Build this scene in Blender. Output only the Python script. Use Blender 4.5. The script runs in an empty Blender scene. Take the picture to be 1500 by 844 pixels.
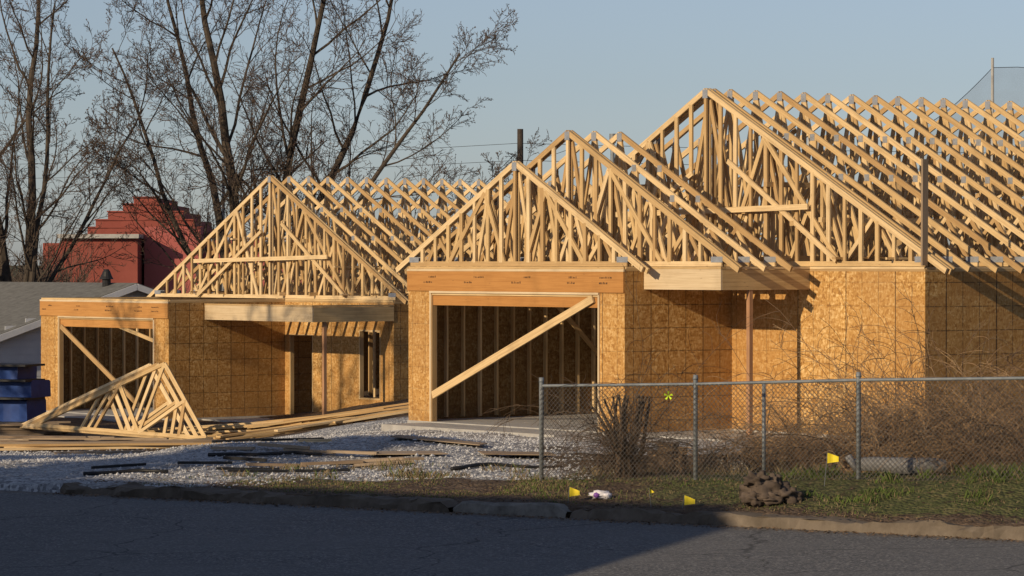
import bpy, math, random
from mathutils import Vector, noise, Matrix
random.seed(7)
R=random.random
def U(a,b): return a+(b-a)*random.random()
scene=bpy.context.scene
scene.view_settings.view_transform='Standard'; scene.view_settings.look='None'; scene.view_settings.exposure=0

# ------------------------------------------------------------------ materials
def newmat(name,rough=.85):
    m=bpy.data.materials.new(name); m.use_nodes=True
    nt=m.node_tree; b=nt.nodes['Principled BSDF']; b.inputs['Roughness'].default_value=rough
    b.inputs['Specular IOR Level'].default_value=.25
    return m,nt,b
class N:
    def __init__(s,nt): s.nt=nt
    def n(s,t,**k):
        x=s.nt.nodes.new(t)
        for a,v in k.items(): setattr(x,a,v)
        return x
    def l(s,a,b): s.nt.links.new(a,b)
    def setin(s,sock,v):
        if hasattr(v,'is_output'): s.l(v,sock)
        else: sock.default_value=v
    def math(s,op,a,b=None,c=None,clamp=False):
        x=s.n('ShaderNodeMath',operation=op); x.use_clamp=clamp
        s.setin(x.inputs[0],a)
        if b is not None: s.setin(x.inputs[1],b)
        if c is not None: s.setin(x.inputs[2],c)
        return x.outputs[0]
    def mix(s,f,a,b,mode='MIX'):
        x=s.n('ShaderNodeMix',data_type='RGBA',blend_type=mode)
        s.setin(x.inputs[0],f)
        s.setin(x.inputs[6],a if hasattr(a,'is_output') else (*a,1))
        s.setin(x.inputs[7],b if hasattr(b,'is_output') else (*b,1))
        return x.outputs[2]
    def noise(s,vec,scale,detail=4,rough=.55):
        x=s.n('ShaderNodeTexNoise'); x.inputs['Scale'].default_value=scale
        x.inputs['Detail'].default_value=detail; x.inputs['Roughness'].default_value=rough
        if vec is not None: s.l(vec,x.inputs['Vector'])
        return x.outputs['Fac']
    def vor(s,vec,scale,feature='F1'):
        x=s.n('ShaderNodeTexVoronoi',feature=feature); x.inputs['Scale'].default_value=scale
        s.l(vec,x.inputs['Vector']); return x
    def ramp(s,f,stops):
        x=s.n('ShaderNodeValToRGB'); e=x.color_ramp.elements
        while len(e)<len(stops): e.new(.5)
        for i,(p,c) in enumerate(stops):
            e[i].position=p; e[i].color=(*c,1) if len(c)==3 else c
        s.l(f,x.inputs[0]); return x.outputs[0]
    def rng(s,f,a,b,c=0.,d=1.):
        x=s.n('ShaderNodeMapRange'); x.inputs[1].default_value=a;x.inputs[2].default_value=b
        x.inputs[3].default_value=c;x.inputs[4].default_value=d; s.l(f,x.inputs[0]); return x.outputs[0]
    def bump(s,h,strength,dist,b):
        x=s.n('ShaderNodeBump'); x.inputs['Strength'].default_value=strength; x.inputs['Distance'].default_value=dist
        s.l(h,x.inputs['Height']); s.l(x.outputs[0],b.inputs['Normal'])
    def obj(s): return s.n('ShaderNodeTexCoord').outputs['Object']
    def xyz(s,v):
        x=s.n('ShaderNodeSeparateXYZ'); s.l(v,x.inputs[0]); return x.outputs
    def comb(s,a,b,c):
        x=s.n('ShaderNodeCombineXYZ')
        for i,v in enumerate((a,b,c)): s.setin(x.inputs[i],v)
        return x.outputs[0]

def wood(name,c1,c2,c3,dirt=.0,rough=.8):
    m,nt,b=newmat(name,rough); g=N(nt)
    at=g.n('ShaderNodeAttribute',attribute_name='bc'); x,y,z=g.xyz(at.outputs['Vector'])
    v=g.comb(g.math('ADD',g.math('MULTIPLY',x,1.3),g.math('MULTIPLY',z,57.)),g.math('MULTIPLY',y,38.),g.math('MULTIPLY',z,91.))
    gr=g.noise(v,1.,5,.6)
    base=g.ramp(z,[(0,c1),(.5,c2),(1,c3)])
    col=g.mix(g.rng(gr,.42,.75,0,.5),base,(c1[0]*.55,c1[1]*.45,c1[2]*.35))
    kn=g.vor(g.comb(g.math('ADD',x,g.math('MULTIPLY',z,31.)),g.math('MULTIPLY',y,6.),z),2.2)
    k=g.rng(kn.outputs['Distance'],.03,.08,.65,0.)
    col=g.mix(k,col,(.12,.06,.03))
    st=g.noise(g.obj(),1.7,4)
    col=g.mix(g.rng(st,.5,.75,0,.35+dirt),col,(c1[0]*.5,c1[1]*.48,c1[2]*.45))
    g.l(col,b.inputs['Base Color']); g.bump(gr,.3,.004,b)
    return m
M_pine=wood('pine_lumber',(.42,.27,.125),(.62,.44,.22),(.76,.58,.34))
M_pale=wood('pale_lumber',(.60,.47,.30),(.66,.53,.35),(.70,.57,.40))
M_lvl=wood('lvl_header',(.45,.215,.065),(.50,.25,.08),(.53,.27,.09))
M_grey=wood('weathered_board',(.26,.19,.13),(.34,.26,.18),(.42,.33,.24),.2)
M_red=wood('temporary_post_wood',(.36,.19,.10),(.40,.22,.12),(.44,.25,.14))

def osb(name,hline,vline,dark=1.):
    m,nt,b=newmat(name,.75); g=N(nt); o=g.obj(); X,Y,Z=g.xyz(o)
    s=g.math('ADD',X,Y)
    w=g.noise(o,3.,2)
    p2=g.comb(g.math('ADD',s,g.math('MULTIPLY',w,.25)),g.math('MULTIPLY',Z,1.7),0.)
    v1=g.vor(p2,16.); v2=g.vor(g.comb(g.math('MULTIPLY',s,1.9),g.math('ADD',Z,g.math('MULTIPLY',w,.3)),3.),21.)
    r1=g.xyz(v1.outputs['Color'])[0]; r2=g.xyz(v2.outputs['Color'])[1]
    f=g.math('MULTIPLY',g.math('ADD',r1,r2),.5)
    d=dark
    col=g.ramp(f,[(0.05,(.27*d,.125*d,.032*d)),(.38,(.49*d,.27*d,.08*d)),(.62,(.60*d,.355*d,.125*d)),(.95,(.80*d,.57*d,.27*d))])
    pi=g.math('ADD',g.math('FLOOR',g.math('ADD',g.math('DIVIDE',s,1.22),.5)),g.math('MULTIPLY',g.math('FLOOR',g.math('DIVIDE',Z,2.44)),7.3))
    wn=g.n('ShaderNodeTexWhiteNoise',noise_dimensions='1D'); g.l(pi,wn.inputs['W'])
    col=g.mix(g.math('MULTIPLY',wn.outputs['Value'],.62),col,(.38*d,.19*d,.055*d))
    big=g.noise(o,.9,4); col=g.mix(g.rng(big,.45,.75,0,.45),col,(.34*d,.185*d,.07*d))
    fine=g.noise(o,9.,3)
    def line(c,per,wd,fac,brk):
        fr=g.math('ABSOLUTE',g.math('SUBTRACT',g.math('FRACT',g.math('DIVIDE',c,per)),.5))
        on=g.math('LESS_THAN',fr,wd/per)
        return g.math('MULTIPLY',g.math('MULTIPLY',on,fac),brk)
    dn=g.rng(g.noise(g.comb(g.math('MULTIPLY',s,6.),Z,5.),1.6,2),.36,.5,.15,1.)
    dn2=g.rng(g.noise(g.comb(s,g.math('MULTIPLY',Z,6.),9.),1.6,2),.36,.5,.15,1.)
    L=g.math('MAXIMUM',line(Z,.41,.0085,hline,dn),line(s,.406,.0075,vline,dn2))
    L=g.math('MAXIMUM',L,line(s,1.22,.007,.95,1.)); 
    col=g.mix(L,col,(.04,.025,.018))
    low=g.math('MULTIPLY',g.rng(Z,0.,.5,1.,0.),g.rng(fine,.3,.7,0.,.6))
    col=g.mix(low,col,(.2,.12,.06))
    g.l(col,b.inputs['Base Color']); g.bump(f,.35,.006,b)
    return m
M_osbF=osb('osb_sheathing_front',.25,.5,1.)
M_osbS=osb('osb_sheathing_side_shaded',.7,.8,.86)  # same board as the front; dimmer side-wall light put into its colour
M_osbI=osb('osb_sheathing_inside_shaded',.15,.0,.42)  # same board again, colour darkened to paint in the interior shade

def simple(name,c1,c2,scale,rough=.85,bump=.0,metal=0.,bd=.01):
    m,nt,b=newmat(name,rough); g=N(nt)
    f=g.noise(g.obj(),scale,6,.65)
    g.l(g.ramp(f,[(.3,c1),(.7,c2)]),b.inputs['Base Color']); b.inputs['Metallic'].default_value=metal
    if bump: g.bump(f,bump,bd,b)
    return m
M_metal=simple('galvanised_plate',(.3,.32,.35),(.44,.46,.5),8,.5,0,.5)
M_galv=simple('galvanised_pipe',(.13,.15,.17),(.24,.26,.28),5,.55,0,.2)
M_wire=simple('fence_wire',(.07,.065,.06),(.15,.14,.13),3,.6)
M_conc=simple('concrete',(.30,.29,.28),(.44,.43,.41),3,.9,.3)
M_kconc=simple('dirty_kerb_concrete',(.10,.09,.075),(.30,.28,.25),4,.95,.6,0,.02)
M_curb=simple('old_kerb',(.075,.06,.045),(.20,.165,.13),2.3,.95,.6,0,.03)
M_bark=simple('bark',(.04,.032,.027),(.10,.08,.062),6,.95,.5)
M_twig=simple('twig',(.05,.038,.03),(.105,.077,.062),2,.9)
M_bud=simple('bud',(.15,.085,.05),(.22,.13,.08),5,.9)
M_vine=simple('dry_vine',(.15,.09,.05),(.34,.23,.13),1.5,.9)
M_vine2=simple('brown_vine',(.09,.055,.034),(.20,.13,.08),1.5,.9)
M_vined=simple('dark_vine',(.055,.037,.026),(.13,.09,.06),3,.9)
M_litter=simple('leaf_litter',(.10,.065,.04),(.22,.15,.095),3,.9)
M_brick=simple('red_brick',(.21,.055,.042),(.28,.078,.06),.6,.9)
M_pink=simple('red_painted_wall',(.34,.09,.08),(.40,.12,.105),.3,.9)
M_white=simple('white_siding',(.62,.64,.68),(.74,.76,.78),1.5,.6)
M_shing=simple('roof_shingles',(.11,.11,.105),(.20,.20,.19),5,.95,.4)
M_blue=simple('blue_wrap',(.010,.035,.16),(.018,.06,.24),3,.45,.3)
M_black=simple('black_plastic',(.012,.012,.014),(.03,.03,.032),6,.5)
M_yel=simple('yellow_flag',(.75,.6,.02),(.85,.68,.05),5,.6)
M_ylg=simple('lime_ribbon',(.5,.75,.03),(.6,.85,.05),5,.6)
M_bag=simple('white_plastic_bag',(.65,.63,.68),(.82,.8,.84),9,.4,.4)
M_purple=simple('purple_print',(.2,.08,.35),(.3,.12,.45),9,.4)
M_cloth=simple('dirty_cloth',(.05,.038,.03),(.13,.10,.08),7,.95,.6)
M_stone=simple('gravel_stone',(.30,.305,.325),(.58,.58,.585),3,.9)
M_rock=simple('dark_stump',(.05,.035,.025),(.14,.10,.07),9,.95,.8,0,.03)
M_gg=simple('grass_green',(.05,.08,.016),(.10,.14,.03),1.5,.8)
M_gs=simple('grass_straw',(.12,.09,.05),(.24,.185,.11),1.5,.9)
M_ever=simple('evergreen_needles',(.03,.05,.02),(.06,.08,.03),1.5,.8)
M_greym=simple('grey_plastic',(.14,.14,.145),(.24,.24,.245),4,.6)
M_pole=simple('pole_wood',(.05,.04,.035),(.1,.08,.065),3,.95)
M_stain=simple('stencil_ink',(.05,.03,.02),(.09,.05,.03),6,.9)
M_glass=simple('window_glass',(.03,.04,.05),(.05,.06,.07),1,.1)

# ------------------------------------------------------------------ mesh builder
class MB:
    def __init__(s): s.v=[];s.f=[];s.m=[];s.bc=[]
    def hexa(s,vs,mat,L=None,t=None):
        i=len(s.v); s.v+= [tuple(x) for x in vs]
        for q in ((0,1,2,3),(7,6,5,4),(0,4,5,1),(1,5,6,2),(2,6,7,3),(3,7,4,0)):
            s.f.append(tuple(i+k for k in q)); s.m.append(mat)
    def beam(s,p,q,side,ws,wu,mat=0,t=None):
        p=Vector(p);q=Vector(q);a=q-p;L=a.length
        if L<1e-6: return
        a/=L; side=Vector(side); side=(side-a*side.dot(a)).normalized(); up=side.cross(a)
        S=side*ws/2;P=up*wu/2
        s.hexa([p-S-P,p+S-P,p+S+P,p-S+P,q-S-P,q+S-P,q+S+P,q-S+P],mat)
        t=R() if t is None else t
        for l in (0,L):
            for y in (-ws/2-wu/2,ws/2-wu/2,ws/2+wu/2,-ws/2+wu/2): s.bc.append((l,y,t))
    def box(s,x0,x1,y0,y1,z0,z1,mat=0,t=None,along=None):
        d=[x1-x0,y1-y0,z1-z0]; k=along if along is not None else d.index(max(d))
        c=[(x0+x1)/2,(y0+y1)/2,(z0+z1)/2]; h=d[k]/2
        p=list(c);q=list(c);p[k]-=h;q[k]+=h
        if k==0: s.beam(p,q,(0,1,0),d[1],d[2],mat,t)
        elif k==1: s.beam(p,q,(1,0,0),d[0],d[2],mat,t)
        else: s.beam(p,q,(1,0,0),d[0],d[1],mat,t)
    def tube(s,pts,r0,r1,n=4,mat=0,cap=False):
        i0=len(s.v); K=len(pts); pts=[Vector(p) for p in pts]; t=R()
        for k,p in enumerate(pts):
            d=(pts[min(k+1,K-1)]-pts[max(k-1,0)])
            if d.length<1e-9: d=Vector((0,0,1))
            d.normalize(); a=d.cross(Vector((.31,.12,.94)) if abs(d.z)<.95 else Vector((1,0,0))).normalized(); b=d.cross(a)
            r=r0+(r1-r0)*k/(K-1)
            for j in range(n):
                an=2*math.pi*j/n
                s.v.append(tuple(p+a*(r*math.cos(an))+b*(r*math.sin(an)))); s.bc.append((k*.3,an*r,t))
        for k in range(K-1):
            for j in range(n):
                a=i0+k*n+j;b=i0+k*n+(j+1)%n
                s.f.append((a,b,b+n,a+n)); s.m.append(mat)
        if cap:
            s.f.append(tuple(i0+(K-1)*n+j for j in range(n))); s.m.append(mat)
            s.f.append(tuple(i0+j for j in reversed(range(n)))); s.m.append(mat)
    def poly(s,vs,faces,mat=0):
        i=len(s.v); t=R(); s.v+=[tuple(x) for x in vs]; s.bc+=[(x[0],x[2],t) for x in vs]
        for f in faces: s.f.append(tuple(i+k for k in f)); s.m.append(mat)
    def obj(s,name,mats,parent=None,smooth=False):
        me=bpy.data.meshes.new(name); me.from_pydata(s.v,[],s.f); me.update()
        for m in mats: me.materials.append(m)
        me.polygons.foreach_set('material_index',s.m)
        if smooth: me.polygons.foreach_set('use_smooth',[True]*len(s.f))
        if len(s.bc)==len(s.v):
            a=me.attributes.new('bc','FLOAT_VECTOR','POINT'); a.data.foreach_set('vector',[c for b in s.bc for c in b])
        o=bpy.data.objects.new(name,me); scene.collection.objects.link(o)
        if parent: o.parent=parent
        return o
def empty(name,loc=(0,0,0),rz=0):
    e=bpy.data.objects.new(name,None); scene.collection.objects.link(e); e.location=loc; e.rotation_euler=(0,0,rz); e.empty_display_size=.5
    return e
def blob(mb,c,r,mat=0,seed=0,amp=.3,nu=10,nv=6,freq=2.):
    vs=[];fs=[]
    for j in range(nv+1):
        ph=math.pi*j/nv
        for i in range(nu):
            th=2*math.pi*i/nu
            d=Vector((math.sin(ph)*math.cos(th),math.sin(ph)*math.sin(th),math.cos(ph)))
            k=1+amp*noise.noise(d*freq+Vector((seed*3.1,seed,1)))*2
            vs.append((c[0]+d.x*r[0]*k,c[1]+d.y*r[1]*k,c[2]+d.z*r[2]*k))
    for j in range(nv):
        for i in range(nu):
            a=j*nu+i;b=j*nu+(i+1)%nu; fs.append((a,a+nu,b+nu,b))
    mb.poly(vs,fs,mat)

# ------------------------------------------------------------------ terrain
NX,NY=.553,.833     # away from the road
RQ=-12.4            # near edge of the road
def SQ(x,y): return .833*x-.553*y, NX*x+NY*y-35.6
def XY(s,q): return s*.833+(q+35.6)*NX, -s*.553+(q+35.6)*NY
def S(t): t=max(0,min(1,t)); return t*t*(3-2*t)
def ground_top(x,y):
    s,q=SQ(x,y)
    z=-.06
    z+=.42*max(0,min(1,(s+27.5)/10))*S((q-.1)/2.2)*(1-S((q-4)/8))
    z+=.06*S((q+.2)/1)*(1-S((q-2)/5))
    d=.84*S((y-48)/30)*S((-x-.3)/6.5)
    z-=d
    z+=.26*math.exp(-((x+2.2)**2/6+(y-55.)**2/9))
    z+=.18*math.exp(-((x+4.6)**2/2.5+(y-53)**2/6))
    z+=.10*math.exp(-((x+1.0)**2/.8+(y-50)**2/3))
    if y<200: z+=.05*noise.noise(Vector((x*.5,y*.5,0)))+.03*noise.noise(Vector((x*1.7,y*1.7,3)))
    if y>110: z-=.5*S((y-110)/40)
    return z
def gz(x,y):
    s,q=SQ(x,y)
    if RQ-.2<q<0.01: return -.25
    if q<=RQ-.2: return -.02
    return ground_top(x,y)
def axis(fine0,fine1,step,far,extra=()):
    a=[];x=fine0
    while x<fine1: a.append(round(x,4)); x+=step
    st=step; x=fine1
    while x<far: a.append(x); st*=1.35; x+=st
    a.append(far)
    st=step; x=fine0-step
    while x>-far: a.append(x); st*=1.35; x-=st
    a.append(-far); a+=list(extra)
    return sorted(set(a))
ss=axis(-60,-8,.2,4000)
qs=axis(.25,26,.2,4000)
qs=sorted([q for q in qs if not(RQ-.6<q<.2)]+[RQ-.35,RQ-.21,RQ-.19,-6,-3,-.02,0.,.02])
verts=[];faces=[];grav=[];gras=[]
for q in qs:
    for s in ss:
        x,y=XY(s,q); 
        z=-.25 if RQ-.2<q<0.01 else (-.02 if q<=RQ-.2 else ground_top(x,y))
        if abs(x)>60 or y>260: z=-1.4 if y>60 else z
        verts.append((x,y,z))
        nn=noise.noise(Vector((x*.8,y*.8,7)))*1.2+noise.noise(Vector((x*3,y*3,2)))*.5
        edge=S((.75-x+nn*.45)/.6)
        if y>53: edge=max(edge,.8*S((y-53+nn)/3)*S((5-x)/2))
        front=max(S((q-2.0+nn*.5)/.7),S((-28.4-s+nn*.7)/1.0))
        g=edge*front*S((24-q)/4)*S((x+.16*y+1.5+nn)/2 if y>56 else 1)
        g*=1-.75*S((-x-4.8+nn)/1.5)*S((y-57)/5)
        grav.append(max(0,min(1,g)))
        gm=.5+.5*noise.noise(Vector((x*.6,y*.6,11)))
        rightf=S((x-1.2)/2.)
        gr=S((q-.25)/.4)*(1-S((q-(4.2 if x>.6 else 2.4))/1.2))*(gm*.75+.33*rightf)
        if y>110 or q<RQ: gr=.6
        gras.append(max(0,min(1,gr)))
ns=len(ss)
for j in range(len(qs)-1):
    for i in range(ns-1):
        a=j*ns+i; faces.append((a,a+1,a+1+ns,a+ns))
me=bpy.data.meshes.new('ground'); me.from_pydata(verts,[],faces); me.update()
for nm,arr in (('gravel',grav),('grass',gras)):
    a=me.attributes.new(nm,'FLOAT','POINT'); a.data.foreach_set('value',arr)
me.polygons.foreach_set('use_smooth',[True]*len(faces))
m,nt,b=newmat('ground',.95); g=N(nt); o=g.obj()
ga=g.n('ShaderNodeAttribute',attribute_name='gravel').outputs['Fac']; gb=g.n('ShaderNodeAttribute',attribute_name='grass').outputs['Fac']
vr=g.vor(o,20.); vc=g.xyz(vr.outputs['Color'])[0]
n1=g.noise(o,.7,5); n2=g.noise(o,7.,5); n3=g.noise(o,30.,3)
gcol=g.ramp(vc,[(0,(.19,.193,.205)),(.5,(.37,.375,.385)),(1,(.63,.63,.63))])
gcol=g.mix(g.rng(n1,.5,.66,0,.55),gcol,(.22,.20,.18))
dcol=g.ramp(n2,[(.3,(.05,.033,.022)),(.55,(.11,.077,.053)),(.75,(.19,.14,.10))])
grc=g.ramp(n2,[(.3,(.04,.046,.018)),(.5,(.075,.085,.03)),(.7,(.15,.13,.06))])
col=g.mix(g.rng(g.math('ADD',gb,g.math('MULTIPLY',g.math('SUBTRACT',n2,.5),1.2)),.4,.65),dcol,grc)
gm=g.rng(g.math('ADD',ga,g.math('MULTIPLY',g.math('SUBTRACT',n2,.5),.9)),.35,.6)
col=g.mix(gm,col,gcol); g.l(col,b.inputs['Base Color'])
h=g.math('ADD',g.math('MULTIPLY',vr.outputs['Distance'],-1.),g.math('MULTIPLY',n3,.6)); g.bump(h,.8,.04,b)
me.materials.append(m)
go=bpy.data.objects.new('ground',me); scene.collection.objects.link(go)

# road
m,nt,b=newmat('asphalt',.9); g=N(nt); o=g.obj()
n1=g.noise(o,.35,5); n2=g.noise(o,60.,2,.7); n3=g.noise(o,2.5,4)
v=g.vor(o,45.); 
col=g.ramp(g.xyz(v.outputs['Color'])[0],[(0,(.07,.071,.074)),(.7,(.135,.135,.137)),(1,(.31,.30,.285))])
col=g.mix(g.rng(n1,.4,.65,0,.5),col,(.165,.163,.16))
col=g.mix(g.rng(n3,.52,.72,0,.35),col,(.085,.086,.089))
wv=g.noise(o,.9,3); X,Y,Z=g.xyz(o)
cx=g.vor(g.comb(g.math('ADD',X,g.math('MULTIPLY',wv,1.2)),g.math('ADD',Y,wv),0.),.28,'DISTANCE_TO_EDGE')
ck=g.rng(cx.outputs['Distance'],.002,.007,.7,0.)
col=g.mix(ck,col,(.035,.035,.036))
qq=g.math('ADD',g.math('MULTIPLY',X,NX),g.math('MULTIPLY',Y,NY))
dk=g.math('ADD',g.rng(qq,34.3,35.5,0.,1.),g.math('MULTIPLY',g.math('SUBTRACT',n3,.5),1.4))
col=g.mix(g.rng(dk,.55,1.1,0.,.85),col,(.17,.135,.10))
g.l(col,b.inputs['Base Color']); g.bump(n2,.5,.01,b)
mb=MB()
sv=[-1500,-400,-150]+[-100+i*2 for i in range(80)]+[100,300,1500]
vs=[]
for s in sv:
    for q in (RQ-.05,-.14): x,y=XY(s,q); vs.append((x,y,-.15))
mb.poly(vs,[(2*i,2*i+2,2*i+3,2*i+1) for i in range(len(sv)-1)])
mb.obj('road',[m])
def kerb(q0,q1,s0,s1,top,rough):
    mb=MB(); prof=[(q0,-.24),(q0+.01,top-.03),(q0+.04,top),(q1,top),(q1+.02,-.24)]
    n=int((s1-s0)/.12); vs=[]
    for i in range(n+1):
        s=s0+(s1-s0)*i/n
        for k,(q,z) in enumerate(prof):
            dq=dz=0
            if 0<k<4:
                dz=rough*(noise.noise(Vector((s*1.1,k*.4,5)))*.10+noise.noise(Vector((s*5,k,1)))*.05-.02)
                dq=rough*(noise.noise(Vector((s*2.3,k*.3,9)))*.16+noise.noise(Vector((s*7,k*.8,4)))*.06)
            if i in(0,n) and k in (1,2,3): dz-=.08
            x,y=XY(s,q+dq); vs.append((x,y,z+dz))
    mb.poly(vs,[(i*5+k,(i+1)*5+k,(i+1)*5+k+1,i*5+k+1) for i in range(n) for k in range(4)])
    return mb
kerb(-.17,.06,-24.4,-22.75,.0,.5).obj('kerb',[M_kconc])
kerb(-.17,.14,-22.7,60,.0,1.).obj('kerb.001',[M_curb])
kerb(-.17,.14,-31.0,-24.44,.0,1.).obj('kerb.002',[M_curb])
kerb(RQ-.22,RQ-.04,-120,60,.0,.0).obj('kerb.003',[M_conc])

# ------------------------------------------------------------------ trusses
def truss(mb,V,u0,u1,zp,pitch,kind='web',oh=.45):
    mid=(u0+u1)/2; half=(u1-u0)/2; hb=.045
    def top(u): return zp+.17+pitch*(half-abs(u-mid))
    def th(): return .036+R()*.004
    def m(a,b,w=.089,mat=0): mb.beam((a[0],V,a[1]),(b[0],V,b[1]),(0,1,0),th(),w,mat)
    j=(R()-.5)*.03
    V=V+j
    m((u0,zp+hb),(u1,zp+hb))
    t0=oh+ (R()-.5)*.10; t1=oh+(R()-.5)*.10
    m((u0-t0,top(u0)-pitch*t0),(mid,top(mid)),.10); m((u1+t1,top(u1)-pitch*t1),(mid,top(mid)),.10)
    Bz=zp+.07
    def plate(u,z,w=.13,h=.16):
        for sgn in (-1,1):
            mb.box(u-w/2,u+w/2,V+sgn*.0225-.0015,V+sgn*.0225+.0015,z-h/2,z+h/2,1)
    plate(mid,top(mid)-.06,.14,.16); plate(u0+.12,zp+.12,.3,.1); plate(u1-.12,zp+.12,.3,.1)
    if kind=='gable':
        du=.406
        n=int(half/du)
        for i in range(-n,n+1):
            uu=mid+i*du
            if top(uu)-Bz>.2: m((uu,Bz),(uu,top(uu)-.03),.089 if i%3 else .07)
        for sg in (-1,1):
            m((mid+sg*half*.62,Bz),(mid+sg*half*.28,top(mid+half*.28)-.05)); m((mid+sg*half*.1,Bz),(mid+sg*half*.28,top(mid+half*.28)-.05))
    else:
        m((mid,Bz),(mid,top(mid)-.05),.089)
        for sg in (-1,1):
            T=[mid+sg*half*f for f in (.0,.27,.52,.76)]
            B=[mid+sg*half*f for f in (.13,.38,.63,.86)]
            pts=[(T[0],1),(B[0],0),(T[1],1),(B[1],0),(T[2],1),(B[2],0),(T[3],1),(B[3],0)]
            for a,b in zip(pts[:-1],pts[1:]):
                za=top(a[0])-.05 if a[1] else Bz; zb=top(b[0])-.05 if b[1] else Bz
                if abs(za-zb)>.25: m((a[0],za),(b[0],zb),.08)
            for uu in T[1:3]:
                plate(uu,top(uu)-.05,.12,.12)
                if half>4: m((uu+sg*.06,Bz),(uu+sg*.06,top(uu)-.05),.07)

def wall(mb,ax,c,a0,a1,z0,z1,out,ops,osbm,studs=True,sheath=True):
    def bx(a,b,n0,n1,za,zb,mat,al=None,t=None):
        lo,hi=sorted((c+out*n0,c+out*n1))
        if b-a<.005 or zb-za<.005: return
        if ax==0: mb.box(a,b,lo,hi,za,zb,mat,t,{'a':0,'z':2}.get(al))
        else: mb.box(lo,hi,a,b,za,zb,mat,t,{'a':1,'z':2}.get(al))
    ops=sorted(ops)
    if sheath:
        cur=a0
        for (b0,b1,zb,zt) in ops:
            bx(cur,b0,0,-.012,z0,z1,osbm); bx(b0,b1,0,-.012,z0,zb,osbm); bx(b0,b1,0,-.012,zt,z1,osbm); cur=b1
        bx(cur,a1,0,-.012,z0,z1,osbm)
    if studs:
        a=a0+.03
        while a<a1-.02:
            if not any(b0-.04<a<b1+.04 for b0,b1,_,_ in ops): bx(a-.019,a+.019,-.013-R()*.002,-.1-R()*.003,z0+.04,z1-.002,0,'z')
            else:
                for b0,b1,zb,zt in ops:
                    if b0-.04<a<b1+.04:
                        if zb>.1: bx(a-.019,a+.019,-.0135,-.101,z0+.04,zb-.04,0,'z')
                        bx(a-.019,a+.019,-.0135,-.101,zt+.04,z1-.002,0,'z')
            a+=.406
        for b0,b1,zb,zt in ops:
            for aa in (b0,b1):
                bx(aa-.021,aa+.021,.006,-.105,z0 if zb<.1 else zb,zt,0,'z')
            bx(b0+.022,b1-.022,.005,-.104,zt-.038,zt+.001,0,'a')
            if zb>.1: bx(b0+.022,b1-.022,.005,-.104,zb,zb+.038,0,'a')
    bx(a0,a1,.004,-.099,z1+.001,z1+.040,0,'a'); bx(a0+.02,a1-.02,.002,-.101,z1+.042,z1+.080,0,'a')

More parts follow.
